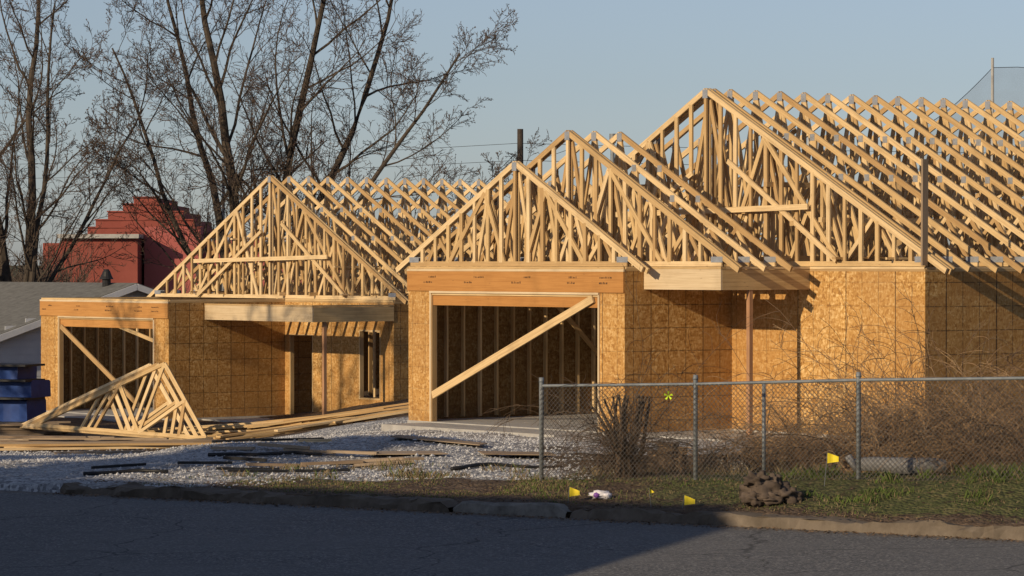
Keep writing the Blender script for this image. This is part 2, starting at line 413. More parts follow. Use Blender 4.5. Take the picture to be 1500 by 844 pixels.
def house(name,loc,Lg,Ve,Uw,door,depth,porch,post,garage_gable,ops_entry,brace):
    E=empty(name,loc,math.radians(-52)); zt=2.85; zp=2.935
    mb=MB(); mb.box(-Lg-.01,.01,-.02,Ve-.003,-.6,0,0); mb.box(-Lg-.01,Uw+.01,Ve,depth,-.6,-.001,0); mb.box(.014,porch[0]+.15,porch[1]-.1,Ve-.004,-.5,-.03,0)
    mb.box(door[0]-.1,door[1]+.1,-1.1,-.024,-.5,-.02,0)
    mb.obj('foundation_slab',[M_conc],E)
    mb=MB()
    wall(mb,0,0,-Lg,0,0,zt,-1,[(door[0],door[1],0,2.43)],1)
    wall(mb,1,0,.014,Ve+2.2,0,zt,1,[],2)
    wall(mb,0,Ve,.002,Uw,0,zt,-1,ops_entry,1)
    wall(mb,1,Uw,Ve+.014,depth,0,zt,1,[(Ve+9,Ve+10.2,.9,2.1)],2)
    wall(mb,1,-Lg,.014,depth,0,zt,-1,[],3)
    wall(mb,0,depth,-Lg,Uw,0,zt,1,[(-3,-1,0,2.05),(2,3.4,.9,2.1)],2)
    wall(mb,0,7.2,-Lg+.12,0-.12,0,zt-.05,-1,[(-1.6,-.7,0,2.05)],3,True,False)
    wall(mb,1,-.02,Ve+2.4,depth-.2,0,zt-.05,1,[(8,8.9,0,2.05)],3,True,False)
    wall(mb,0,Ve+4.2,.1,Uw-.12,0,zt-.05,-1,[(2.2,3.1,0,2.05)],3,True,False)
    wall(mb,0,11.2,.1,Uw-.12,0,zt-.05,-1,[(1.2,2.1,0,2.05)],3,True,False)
    mb.obj('framed_walls',[M_pine,M_osbF,M_osbS,M_osbI],E)
    mb=MB()
    mb.box(-Lg-.004,0,-.032,-.001,2.47,zt-.01,0); 
    mb.box(-Lg-.006,.01,-.036,-.001,zt-.008,zt+.035,1)
    mb.box(door[0]-.03,door[1]+.03,-.040,.12,2.43,2.468,1)
    mb.box(door[0]-.04,door[0]+.002,-.026,.125,.002,2.428,1); mb.box(door[1]-.002,door[1]+.04,-.026,.125,.002,2.428,1)
    mb.box(door[0]+.02,door[1]-.02,.02,.09,2.20,2.428,0)
    for uu in (-5.9,-4.5,-3.0,-1.5,-.6):
        for rr in range(2):
            u=uu+U(-.2,.2); z=2.62+rr*.1
            for k in range(int(U(5,10))):
                mb.box(u+k*.04,u+k*.04+U(.012,.03),-.0345,-.0322,z,z+U(.02,.04),2)
    mb.obj('garage_header',[M_lvl,M_pale,M_stain],E)
    mb=MB()
    for (a,b,vv,w) in brace: mb.beam((a[0],vv,a[1]),(b[0],vv,b[1]),(0,1,0),.04,w,0)
    mb.beam((-Lg+.2,3.0,2.6),(-Lg+.2,5.6,.2),(1,0,0),.04,.09,0); 
    mb.obj('door_braces',[M_pine],E)
    pu,pv,zb=porch
    mb=MB()
    mb.box(.006,pu+.02,pv,pv+.04,zb,zb+.36,0); mb.box(.03,pu-.02,pv+.045,pv+.13,zb+.02,zb+.35,1)
    mb.box(pu-.02,pu+.022,pv+.043,Ve-.008,zb-.001,zb+.355,1); mb.box(pu-.11,pu-.025,pv+.14,Ve-.01,zb+.02,zb+.35,1)
    mb.box(.006,pu+.03,pv-.01,pv+.11,zb+.362,zb+.4,1); mb.box(pu-.11,pu+.03,pv+.112,Ve,zb+.361,zb+.399,1)
    u=.4
    while u<pu-.2: mb.box(u,u+.038,pv+.14,Ve-.02,zb+.15,zb+.29,1); u+=.406
    mb.obj('porch_beam',[M_pale,M_pine],E)
    mb=MB(); mb.box(post[0]-.04,post[0]+.04,post[1]-.04,post[1]+.04,-.1,zb,0); mb.obj('porch_post',[M_red],E)
    mb=MB(); pitch=.535
    if garage_gable:
        truss(mb,.05,-Lg,0,zp,pitch,'gable')
        truss(mb,.13,-Lg,0,zp,pitch,'web')
        v=.50
        truss(mb,v,-Lg,pu,zp+.001,pitch,'gable'); truss(mb,v+.08,-Lg,pu,zp+.001,pitch,'web')
        v+=.62
        while v<Ve-.2: truss(mb,v,-Lg,pu,zp+.001,pitch,'web'); v+=.61
    v=Ve+.05; vend=v
    truss(mb,v,-Lg,Uw,zp+.002,pitch,'gable'); truss(mb,v+.085,-Lg,Uw,zp+.002,pitch,'web'); v+=.61
    if garage_gable: truss(mb,v-.4,-Lg,Uw,zp+.001,pitch,'web')
    while v<depth: truss(mb,v,-Lg,Uw,zp+.002,pitch,'web'); vend=v; v+=.61
    mb.obj('roof_trusses',[M_pine,M_metal],E)
    mb=MB(); mid=(Uw-Lg)/2; half=(Uw+Lg)/2
    def lat(u,z,v0,v1): 
        a=v0
        while a<v1:
            e=min(a+U(3.2,4.4),v1); dz=U(-.02,.02); mb.beam((u+dz,a-.15,z+dz),(u+dz,e+.15,z+dz*.5),(1,0,0),.038 if R()<.5 else .089,.089 if R()<.5 else .04,0); a=e
    for fr in (-.63,-.38,.13,.38,.63,.86): lat(mid+half*fr,zp+.13,Ve,vend)
    for fr,hh in ((-.3,1.5),(.3,1.45),(.2,1.0),(-.55,.8),(.55,.8),(.42,.75)): lat(mid+half*fr,zp+hh*1.0,Ve+.1,vend)
    for vv in (Ve+.2,Ve+4,Ve+8):
        for sg in (-1,1):
            mb.beam((mid+sg*half*.3,vv,zp+.1),(mid+sg*half*.1,vv+2.6,zp+pitch*half*.85),(1,0,0),.04,.089,0)
            mb.beam((mid+sg*half*.8,vv+.3,zp+.2),(mid+sg*half*.35,vv+2.8,zp+pitch*half*.6),(0,0,1),.04,.089,0)
    mb.beam((mid-half*.6,Ve-.02,zp+.05),(mid-half*.05,Ve-.03,zp+1.7),(0,1,0),.036,.089,0)
    mb.beam((mid+half*.62,Ve-.02,zp+.1),(mid+half*.12,Ve-.03,zp+1.9),(0,1,0),.036,.089,0)
    mb.beam((mid-half*.62,Ve-.06,zp+.95),(mid+half*.5,Ve-.06,zp+1.05),(0,1,0),.038,.1,0)
    if garage_gable:
        mb.beam((Uw+.02,Ve-.04,2.95),(Uw+.02,Ve-.03,4.75),(0,1,0),.13,.04,1)
    mb.obj('truss_bracing',[M_pine,M_grey],E)
    return E
house('house_under_construction',(1.98,60,0),6.42,2.52,4.9,(-5.68,-.717),17.5,(2.03,.44,2.53),(2.0,1.15),True,[],
      [((-5.62,.5),(-.85,2.36),-.02,.14)])
house('house_under_construction',(-8.45,84,-.84),6.2,3.45,4.67,(-5.26,-.69),18.5,(4.67,1.05,2.43),(4.6,1.46),False,
      [(.235,1.23,0,2.05),(3.25,4.11,.5,2.2)],
      [((-5.15,2.2),(-1.0,.1),-.02,.12),((-3.2,2.4),(-.75,1.9),.06,.09)])

# ------------------------------------------------------------------ loose materials
mb=MB()
A=Vector((-10.7,76,-.62));B=Vector((-6.55,72.2,-.72));C=Vector((-7.62,74.2,.80))
for k in range(3):
    o=Vector((-.13,.2,-.02))*k+Vector((U(-.1,.1),0,0)); a,b,c=A+o,B+o,C+o
    nrm=(b-a).cross(c-a).normalized()
    def mm(p,q): mb.beam(p,q,nrm,.037+R()*.003,.09,0)
    mm(a,b);mm(a,c);mm(b,c)
    l=lambda p,q,t:p+(q-p)*t
    mm(c,l(a,b,.62)); mm(l(a,c,.66),l(a,b,.62)); mm(l(a,c,.66),l(a,b,.36)); mm(l(b,c,.5),l(a,b,.62)); mm(l(b,c,.5),l(a,b,.85))
mb.obj('leaning_roof_truss',[M_pine])
def pile(name,cx,cy,ang,L,n,layers,mat,jit=.15,w=.14,h=.04,zoff=0.,spread=.16):
    mb=MB(); d=Vector((math.cos(ang),math.sin(ang),0)); p=Vector((-d.y,d.x,0))
    for ly in range(layers):
        for i in range(n):
            aa=ang+U(-.05,.05)*jit*4; dd=Vector((math.cos(aa),math.sin(aa),0))
            c=Vector((cx,cy,0))+p*((i-(n-1)/2)*spread)+d*U(-.5,.5)*jit*3
            l=L*U(.85,1.05)
            e0=c-dd*l/2; e1=c+dd*l/2; z0=gz(e0.x,e0.y);z1=gz(e1.x,e1.y)
            z=max(gz(c.x,c.y),(z0+z1)/2)+h/2+ly*(h+.002)+.02+zoff
            sl=(z1-z0)/2*.9
            e0.z=z-sl;e1.z=z+sl
            mb.beam(e0,e1,(0,0,1),h,w,0)
    return mb.obj(name,[mat])
pile('lumber_pile',-8.1,64.5,.25,5.4,5,3,M_grey,.4)
pile('lumber_pile',-7.6,62.8,.12,4.9,3,2,M_pine,.4)
pile('lumber_pile',-12.2,76.5,.35,4.2,7,6,M_grey,.25)
pile('lumber_pile',-5.2,74.5,-.1,3.0,6,5,M_pine,1.2)
pile('lumber_pile',-4.6,72.3,.5,2.6,4,3,M_pine,1.6)
pile('lumber_pile',-8.9,71.5,-.3,3.6,4,3,M_grey,1.2)
pile('plywood_sheet',-.8,52.4,.25,1.2,1,2,M_grey,.8,.75,.015)
pile('plywood_sheet',-1.1,54.2,-.2,1.5,1,1,M_grey,.5,.5,.015)
pile('scrap_board',-4.1,57.0,.1,1.0,2,1,M_pine,.5)
pile('scrap_board',-3.0,54.0,.3,.6,1,1,M_pine,.5)
pile('scrap_board',-2.9,49.9,.2,.9,2,2,M_grey,.9)
pile('scrap_board',-3.5,52.2,-.25,.8,2,2,M_grey,.9)
pile('scrap_board',-1.5,51.0,.5,.7,2,1,M_grey,.9)
pile('scrap_board',-6.2,58.0,.3,.9,3,1,M_grey,1.5)
pile('black_pipe_scrap',-3.4,50.6,-.35,.7,2,1,M_black,.9,.05,.05)
pile('black_pipe_scrap',-5.0,49.6,.4,.8,2,1,M_black,.9,.05,.04)
pile('black_pipe_scrap',-2.6,48.8,.15,.9,3,1,M_black,.9,.06,.04)
pile('black_pipe_scrap',-4.4,53.6,.6,1.1,2,1,M_black,.9,.04,.04)
for pts in ([(-.9,48.9),(-.3,49.6),(.3,49.6),(.9,49.9)],[(-4.6,51.5),(-3.9,51.3),(-3.3,52.0),(-2.7,51.8)],[(-6,47.9),(-5.3,48.3),(-4.6,48.0)]):
    mb=MB(); P=[]
    for i in range(len(pts)-1):
        for t in (0,.33,.66): x=pts[i][0]*(1-t)+pts[i+1][0]*t+U(-.04,.04); y=pts[i][1]*(1-t)+pts[i+1][1]*t; P.append((x,y,gz(x,y)+.035))
    mb.tube(P,.03,.025,6,0,True); mb.obj('black_hose',[M_black],None,True)
E=empty('blue_wrapped_lumber_stack')
mb=MB()
for k,(x,y,z,w,h) in enumerate(((-12.6,82.4,-.8,2.6,.55),(-12.4,82.3,-.23,2.4,.42),(-12.7,82.4,.21,2.3,.33))):
    d=.9
    ca,sa=math.cos(-.4),math.sin(-.4)
    nx=12; vs=[]
    for i in range(nx+1):
        t=-w/2+w*i/nx
        for (dy,dz) in ((-d/2,0),(-d/2-.01,h*.9),(-d/2+.05,h),(d/2-.05,h),(d/2,h*.9),(d/2,0)):
            jj=noise.noise(Vector((t*3,dy*4,dz*5+k)))*.035
            X=x+t*ca-(dy+jj)*sa; Y=y+t*sa+(dy+jj)*ca
            vs.append((X,Y,z+dz+jj*.6))
    mb.poly(vs,[(i*6+j,(i+1)*6+j,(i+1)*6+(j+1)%6,i*6+(j+1)%6) for i in range(nx) for j in range(6)]+[tuple(range(6)),tuple(nx*6+j for j in reversed(range(6)))],0)
mb.obj('wrap',[M_blue],E)
mb=MB()
for z in (-.24,.19,.55): mb.beam((-13.7,82.5,z),(-11.4,81.6,z),(0,0,1),.05,.96,0)
mb.obj('strap_boards',[M_black],E)

# ------------------------------------------------------------------ neighbouring garage (gable end faces +U)
E=empty('white_garage',(-10.6,95,0),math.radians(-52))
mb=MB()
hv=5.3; za=2.42; sl=.316; ze=za-sl*hv; L=12
vs=[(0,-hv,-1.5),(0,-hv,ze-.05),(0,0,za-.05),(0,hv,ze-.05),(0,hv,-1.5)]+[(-L,-hv,-1.5),(-L,-hv,ze-.05),(-L,0,za-.05),(-L,hv,ze-.05),(-L,hv,-1.5)]
mb.poly(vs,[(0,1,2,3,4),(9,8,7,6,5),(0,5,6,1),(4,3,8,9)],0)
for k in range(14):
    zz=-1.3+k*.2
    lim=hv if zz<ze else max(0,(za-.05-zz)/sl)
    if lim>.2: mb.box(.002,.014,-lim+.02,lim-.02,zz,zz+.185,0)
mb.obj('siding',[M_white],E)
mb=MB()
for sg in (-1,1):
    vs=[(.3,0,za+.02),(.3,sg*(hv+.4),za+.02-sl*(hv+.4)),(-L-.3,sg*(hv+.4),za+.02-sl*(hv+.4)),(-L-.3,0,za+.02)]
    vs+=[(a,b,c-.05) for a,b,c in vs]
    mb.poly(vs,[(0,1,2,3),(7,6,5,4),(0,4,5,1),(1,5,6,2),(2,6,7,3)],0)
mb.obj('roof',[M_shing],E)
mb=MB()
for sg in (-1,1): mb.beam((.315,0,za-.09),(.315,sg*(hv+.42),za-.09-sl*(hv+.42)),(1,0,0),.03,.17,0); mb.beam((.3,sg*(hv+.42),za-.1-sl*(hv+.42)),(-L-.3,sg*(hv+.42),za-.1-sl*(hv+.42)),(0,1,0),.03,.15,0)
mb.obj('fascia',[M_white],E)
mb=MB()
for (u,v) in ((-.9,-.25),(-8.5,-.4)):
    mb.tube([(u,v,za-.2),(u,v,za+.12)],.12,.12,10,0); mb.tube([(u,v,za+.12),(u,v,za+.2),(u,v,za+.33),(u,v,za+.4)],.20,.06,14,0,True)
mb.obj('turbine_vents',[M_black],E)

# brick building far left (stepped gable)
E=empty('brick_school_building')
mb=MB(); Y0=240; sc=Y0/5000
def bx(px0,px1,z1,y0=Y0,y1=Y0+14,mat=0): mb.box((px0-750)*sc,(px1-750)*sc,y0,y1,-2,z1,mat)
zt=lambda py:3+(385-py)*sc
steps=[(196,232,290),(180,250,300),(158,268,311),(140,285,323),(128,296,334)]
for k,(a,b_,py) in enumerate(steps):
    bx(a,b_,zt(py),Y0+.02*k,Y0+14-.02*k,0)
    mb.box((a-750)*sc-.06,(b_-750)*sc+.06,Y0-.12+.02*k,Y0+.4,zt(py)+.001,zt(py)+.10,4)
bx(300,500,zt(352),Y0-2,Y0+12,1); bx(218,299,zt(333),Y0-3,Y0-.5,1)
bx(60,127.5,zt(356),Y0+1,Y0+10,0)
for k in range(5): mb.box((150+k*14-750)*sc,(156+k*14-750)*sc,Y0-.05,Y0-.005,0,2.2,2)
for k in range(6): mb.box((320+k*28-750)*sc,(330+k*28-750)*sc,Y0-2.06,Y0-2.005,.5,2.4,2)
mb.box((100-750)*sc,(217-750)*sc,Y0-6,Y0-.6,zt(350),zt(344),3); mb.box((105-750)*sc,(214-750)*sc,Y0-5.5,Y0-1,-2,zt(350)-.01,0)
mb.obj('brick_walls',[M_brick,M_pink,M_black,M_conc,M_brick],E)

# ------------------------------------------------------------------ house across the street (casts the street shadow)
E=empty('neighbour_house',(-12.9,24.6,0),math.atan2(.553,-.833))
mb=MB(); mb.box(-3.6,21.6,-3.6,3.6,-.1,3.95,0)
mb.obj('walls',[M_white],E)
mb=MB()
vs=[(0,0,8),(18,0,8),(-4,-4,3.9),(22,-4,3.9),(22,4,3.9),(-4,4,3.9)]
mb.poly(vs,[(0,2,3,1),(1,4,5,0),(0,5,2),(1,3,4),(2,5,4,3)],0); mb.obj('hip_roof',[M_shing],E)
mb=MB()
for x in (0,4,10,14):
    mb.box(x-.5,x+.5,-3.66,-3.605,1,2.3,0); mb.box(x-.5,x+.5,3.605,3.66,1,2.3,0)
mb.box(6.6,7.5,-3.66,-3.605,0,2.1,0)
mb.obj('windows_and_door',[M_glass],E)

# ------------------------------------------------------------------ trees
def bare_tree(name,base,leaders,seed,lv=(13,9,7,4),buds=.3,minr=.0075,lf=1.,trunk=None):
    rnd=random.Random(seed); mb=MB(); tips=[]
    def rv(): return Vector((rnd.uniform(-1,1),rnd.uniform(-1,1),rnd.uniform(-1,1)))
    def branch(p,d,L,r0,level):
        nseg=(11,7,5,4,3)[level]; pts=[p.copy()]; dirs=[]; d=d.normalized()
        wob=(.13,.20,.25,.28,.33)[level]; up=(.02,.04,.02,-.01,-.03)[level]
        for i in range(nseg):
            d=(d+rv()*wob+Vector((0,0,up))).normalized(); dirs.append(d.copy())
            pts.append(pts[-1]+d*(L/nseg))
        r1=max(minr*.7,r0*(.22 if level<4 else .6))
        mb.tube(pts,r0,r1,(8,5,4,3,3)[level],0 if level<2 else 1)
        if level>=4: tips.append(pts[-1]); return
        n=lv[level]
        for k in range(n):
            t=(.15+.85*(k+rnd.random()*.8)/n) if level else (.12+.88*(k+rnd.random()*.7)/n)
            t=min(t,.99); fi=t*nseg; i=min(int(fi),nseg-1)
            q=pts[i].lerp(pts[i+1],fi-i); dd=dirs[i]
            side=rv(); side=(side-dd*side.dot(dd)).normalized()
            a=rnd.uniform(.45,1.0)
            nd=dd*math.cos(a)+side*math.sin(a)+Vector((0,0,.10))
            rr=r0+(r1-r0)*t
            branch(q,nd,L*lf*(1-t*.45)*rnd.uniform(.34,.52)*(1 if level else .95),max(minr,rr*rnd.uniform(.34,.52)),level+1)
        tips.append(pts[-1])
    if trunk: mb.tube([Vector(base)+Vector(p) for p in ((0,0,-.3),(.05,0,1),(.02,0,trunk[1]))],trunk[0]*1.25,trunk[0]*.9,10,0)
    for (x,z,L,rr,bx_,bz_) in leaders:
        branch(Vector(base)+Vector((bx_,0,bz_)),Vector((x,rnd.uniform(-.2,.2),z)),L,rr,0)
    for t in tips:
        if rnd.random()<buds:
            s=rnd.uniform(.012,.028); mb.poly([t+Vector((s,0,0)),t+Vector((-s*.5,s,0)),t+Vector((-s*.5,-s,0)),t+Vector((0,0,s*1.6))],[(0,1,3),(1,2,3),(2,0,3),(2,1,0)],2)
    print(name,len(mb.f))
    return mb.obj(name,[M_bark,M_twig,M_bud])
bare_tree('bare_tree',(-8.0,106,-1.2),[(-.42,1,13,.17,-.1,1.2),(-.08,1,14,.21,0,1.6),(.18,1,14,.19,.08,1.7),(.46,1,13.5,.17,.1,1.5),(.85,1,11.5,.13,.14,1.3),(-.68,.95,10.5,.12,-.12,1.4),(1.05,.95,9.5,.10,.2,1.5)],5,lv=(14,9,7,4),trunk=(.34,2.0),lf=1.04)
bare_tree('bare_tree',(-15.2,104,-1.2),[(-.12,1,14,.22,0,1.4),(.14,1,13,.17,.08,1.5),(-.4,1,11,.12,-.1,1.2),(.5,1,10.5,.11,.1,1.8),(.25,1,9,.10,.05,1.0)],21,lv=(13,8,6,4),trunk=(.27,1.8))
bare_tree('bare_tree',(-23.,64,-.8),[(-.3,1,11,.2,0,0),(.0,1,12,.24,.1,0),(.3,1,11,.2,.2,0),(.6,1,9,.14,.2,0)],33,lv=(14,9,6,2),minr=.014)  # out of frame, added to dapple shade over the left house
rnd=random.Random(4); mb=MB()
for i in range(60):
    y=rnd.uniform(165,225); ratio=rnd.uniform(-.19,-.07); x=ratio*y; hgt=rnd.uniform(3,6.5) if ratio<-.132 else rnd.uniform(2.2,3.6)
    for k in range(38):
        d=Vector((rnd.uniform(-.6,.6),rnd.uniform(-.6,.6),1)); p=Vector((x,y,-1.5)); pts=[p]
        L=hgt*rnd.uniform(.4,1)
        for j in range(5): d=(d+Vector((rnd.uniform(-.3,.3),rnd.uniform(-.3,.3),.05))).normalized(); pts.append(pts[-1]+d*L/5)
        mb.tube(pts,.035,.012,3,0)
        for j in (2,3,4):
            for _ in range(3):
                e=(d+Vector((rnd.uniform(-.9,.9),rnd.uniform(-.9,.9),rnd.uniform(0,.5)))).normalized(); mb.tube([pts[j],pts[j]+e*L*.12,pts[j]+e*L*.22+Vector((0,0,.1))],.02,.01,3,0)
mb.obj('distant_brush',[M_twig])
def shade_evergreen(cx,cy,H,Rr,n,seed,z0=0.):
    rnd=random.Random(seed); mb=MB()
    mb.tube([(cx,cy,z0-.1),(cx,cy,z0+H*.5),(cx+.1,cy,z0+H*.98)],.26,.05,8,0)
    for i in range(n):
        z=rnd.uniform(.8,H); rad=(1-(z-.6)/H)**.6*Rr; a=rnd.uniform(0,6.283); rr=rad*math.sqrt(rnd.random())*(.75+.35*math.sin(a*5+z*3))
        p=Vector((cx+math.cos(a)*rr,cy+math.sin(a)*rr,z0+z-rr*.15)); e=Vector((rnd.uniform(-1,1),rnd.uniform(-1,1),rnd.uniform(-.6,.6)))*.17; f=Vector((rnd.uniform(-1,1),rnd.uniform(-1,1),rnd.uniform(-.6,.6)))*.11
        mb.poly([p-e,p+f,p+e,p-f],[(0,1,2,3)],1)
    mb.obj('shade_evergreen_tree',[M_bark,M_ever])
shade_evergreen(-15.6,39.5,7.6,3.4,9000,9)  # unseen tree, added so its shadow falls on the gravel and verge
shade_evergreen(-19.0,43.5,7.4,3.2,7000,12)  # second unseen tree, added to widen the shade on the gravel
shade_evergreen(-20.6,68.5,8.2,3.0,7000,14,-.8)  # unseen tree, added to shade the lower wall of the left house

# ------------------------------------------------------------------ poles, wires, net
E=empty('utility_pole'); mb=MB()
mb.tube([(.29,120,-2),(.29,120,7.7)],.15,.11,10,0,True); mb.tube([(.3,120,6.2),(.75,119.9,6.55)],.025,.025,4,0)
mb.obj('pole',[M_pole],E)
mb=MB()
for (z0,xo) in ((7.2,0),(6.6,0)):
    for ex,ey in ((-46,170),(60,118)):
        P=[]
        for i in range(17):
            t=i/16; P.append((.29+xo+(ex-.29-xo)*t,120+(ey-120)*t,z0+(.8 if ex<0 else 0)*t-1.0*4*t*(1-t)*.45))
        mb.tube(P,.010,.010,3,0)
mb.tube([(.29,120,7.0),(-1.6,116,5.0)],.010,.010,3,0); mb.tube([(.75,120,6.55),(2.2,118,7.0)],.010,.010,3,0)
mb.obj('wires',[M_black],E)
mb=MB(); mb.tube([(2.65,90,-1),(2.65,90,6.15)],.055,.055,8,0); mb.tube([(2.65,90,6.15),(2.65,90,6.4)],.09,.09,10,0,True); mb.obj('metal_vent_pole',[M_galv])
mb=MB(); mb.tube([(11.3,130,-1),(11.3,130,8.7)],.06,.05,8,0,True); mb.obj('metal_pole',[M_conc])
mb=MB(); mb.tube([(-9.3,110,-1),(-9.3,110,6.4)],.05,.05,8,0,True); mb.obj('metal_pole',[M_conc])
E=empty('ballfield_net'); mb=MB(); mb.tube([(19.7,140,-1),(19.7,140,11.4)],.07,.06,8,0,True); mb.tube([(34,140,-1),(34,140,11.4)],.07,.06,8,0,True)
mb.obj('posts',[M_conc],E)
m,nt,b=newmat('netting'); b.inputs['Base Color'].default_value=(.14,.15,.18,1)
g=N(nt); g.l(g.rng(g.noise(g.obj(),1.2,3),.3,.7,.22,.32),b.inputs['Alpha'])
mb=MB(); K=14; vs=[]
for i in range(K+1):
    t=i/K; x=16.8+(19.7-16.8)*t; z=8.6+2.4*(t**1.3); vs+=[(x,140,0),(x,140,z)]
for i in range(1,K+1):
    t=i/K; x=19.7+14.3*t; vs+=[(x,140,0),(x,140,11.1-.35*math.sin(t*3.14))]
mb.poly(vs,[(2*i,2*i+2,2*i+3,2*i+1) for i in range(2*K)]); mb.obj('net',[m],E)
mb=MB(); mb.tube([vs[2*i+1] for i in range(2*K+1)],.015,.015,3,0); mb.obj('net_cable',[M_black],E)

# ------------------------------------------------------------------ chain-link fence
F0=Vector((.39,45.2,.10)); fd=Vector((.808,-.589,.0)); rise=.034
def FP(t,h,off=0.): 
    p=F0+fd*t; return Vector((p.x+.589*off,p.y+.808*off,F0.z+rise*t+h))
E=empty('chain_link_fence'); Lf=17.; H=1.28
mb=MB()
for t in (0,2.43,4.84,7.3,9.7,12.1,14.5,16.9): 
    mb.tube([FP(t,-.3),FP(t,H+.04),FP(t,H+.10)],.030,.030 if t else .036,10,0,True)
    mb.tube([FP(t,H+.04),FP(t,H+.08)],.04,.028,10,0,True)
t=3.15; mb.tube([FP(t,-.2,.5),FP(t,H-.02,.5)],.024,.024,8,0,True)
mb.tube([FP(-.02,H-.01),FP(2.4,H-.02),FP(4.84,H+.0),FP(7.3,H-.01),FP(Lf,H)],.021,.021,8,0)
mb.obj('posts_and_rail',[M_galv],E,True)
mb=MB(); p=.066; Hm=1.24
k=-int(Hm/p)-1
while k*p<Lf:
    for sg in (0,1):
        x0=k*p; a0=max(0,-x0); a1=min(Hm,Lf-x0)
        if a1-a0>.03:
            am=(a0+a1)/2; w1=noise.noise(Vector((x0*.7,0,0)))*.04
            if sg: mb.tube([FP(x0+a0,Hm+.02-a0,-.03),FP(x0+am,Hm+.02-am,-.03+w1),FP(x0+a1,Hm+.02-a1,-.03)],.0033,.0033,3,0)
            else: mb.tube([FP(x0+a0,.02+a0,-.034),FP(x0+am,.02+am,-.034+w1),FP(x0+a1,.02+a1,-.034)],.0033,.0033,3,0)
    k+=1
mb.obj('wire_mesh',[M_wire],E)

def clump(name,x,y,n,h,spread,mat,seed,lean=1.,rad=.009):
    rnd=random.Random(seed); mb=MB()
    for i in range(n):
        a=rnd.uniform(0,6.283); bx_=x+rnd.gauss(0,spread*.25); by=y+rnd.gauss(0,spread*.2); hh=h*rnd.uniform(.45,1.1)
        d=Vector((math.cos(a)*rnd.uniform(.1,.8)*lean,math.sin(a)*.4*lean,1)).normalized(); P=[Vector((bx_,by,gz(bx_,by)-.05))]
        m_=11; g_=rnd.uniform(.04,.38)
        for j in range(m_):
            d=(d+Vector((rnd.uniform(-.26,.26),rnd.uniform(-.2,.2),-g_+rnd.uniform(-.08,.08)))).normalized()
            q=P[-1]+d*(hh*1.45/m_)
            if q.z<gz(q.x,q.y): break
            P.append(q)
        if len(P)<3: continue
        mb.tube(P,rad*rnd.uniform(.5,1.2),rad*.35,3,0)
        for _ in range(7):
            j=rnd.randrange(1,len(P)-1); e=(P[j+1]-P[j]).normalized()+Vector((rnd.uniform(-1,1),rnd.uniform(-1,1),rnd.uniform(-.6,.8))); e.normalize()
            q=P[j]; W=[q]
            for _k in range(5): e=(e+Vector((rnd.uniform(-.4,.4),rnd.uniform(-.4,.4),-.14))).normalized(); W.append(W[-1]+e*rnd.uniform(.05,.14))
            mb.tube(W,rad*.5,rad*.3,3,0)
    return mb.obj(name,[mat])
clump('dry_shrub',1.50,45.3,55,1.25,.28,M_vined,1,.35,.009)
clump('dry_shrub',1.45,45.9,22,1.9,.5,M_vined,2,.8,.006)
for i,(x,y,n,h) in enumerate(((4.2,47.5,70,1.5),(4.9,46.4,120,1.8),(5.5,47.2,130,2.0),(6.2,45.9,120,1.8),(6.9,45.2,130,1.7),(7.5,44.4,130,1.8),(5.9,43.9,100,1.25),(8.3,43.4,120,1.7),(3.0,46.8,50,1.0),(7.0,47.3,100,1.9),(5.0,44.4,70,1.1),(6.6,43.2,100,1.25),(5.9,48.6,90,2.2),(4.5,48.8,60,1.7))):
    clump('dry_shrub',x,y,n,h,1.4,(M_vine,M_vine2)[i%2],40+i,1.4,.0085)
mb=MB()
for i in range(15):
    P=[Vector((1.5+U(-.12,.12),45.25+U(-.1,.1),gz(1.5,45.2)-.05))]; d=Vector((U(-.12,.12),0,1))
    for j in range(8): d=(d+Vector((U(-.18,.18),U(-.1,.1),0))).normalized(); P.append(P[-1]+d*.145)
    mb.tube(P,.045,.014,6,0)
mb.obj('vine_trunk',[M_vined])

# grass and weeds
rnd=random.Random(3); mb=MB()
def blades(n,s0,s1,q0,q1,hmin,hmax,green,thr,x0=-99,x1=99):
    c=0;tries=0
    while c<n and tries<n*14:
        tries+=1
        s=rnd.uniform(s0,s1);q=rnd.uniform(q0,q1);x,y=XY(s,q)
        if not x0<x<x1: continue
        k=noise.noise(Vector((x*1.1,y*1.1,4)))+.5*noise.noise(Vector((x*4,y*4,8)))
        if k<thr: continue
        z=gz(x,y)-.01; h=rnd.uniform(hmin,hmax)*(1+max(0,k)*1.0); w=rnd.uniform(.003,.008); a=rnd.uniform(0,3.14); dx=math.cos(a)*w;dy=math.sin(a)*w
        lx=rnd.uniform(-.6,.6)*h;lyy=rnd.uniform(-.6,.6)*h
        mb.poly([(x-dx,y-dy,z),(x+dx,y+dy,z),(x+lx*.4+dx*.6,y+lyy*.4+dy*.6,z+h*.6),(x+lx,y+lyy,z+h)],[(0,1,2),(0,2,3)],0 if rnd.random()<green else 1); c+=1
blades(13000,-25,-13,.3,4.2,.015,.045,.45,-.1)
blades(6000,-23.5,-13,.9,3.2,.03,.085,.85,.15,3.0)
blades(1600,-23.5,-13,1.6,3.2,.07,.14,.7,.25,3.4)
blades(7000,-30,-23,.25,2.6,.015,.04,.5,-.1)
blades(8000,-25,-13,3.5,12,.05,.15,.06,.0,.8)
blades(1500,-30,-25,1.8,5,.04,.10,.2,.15)
mb.obj('grass',[M_gg,M_gs])
mb=MB(); c=0
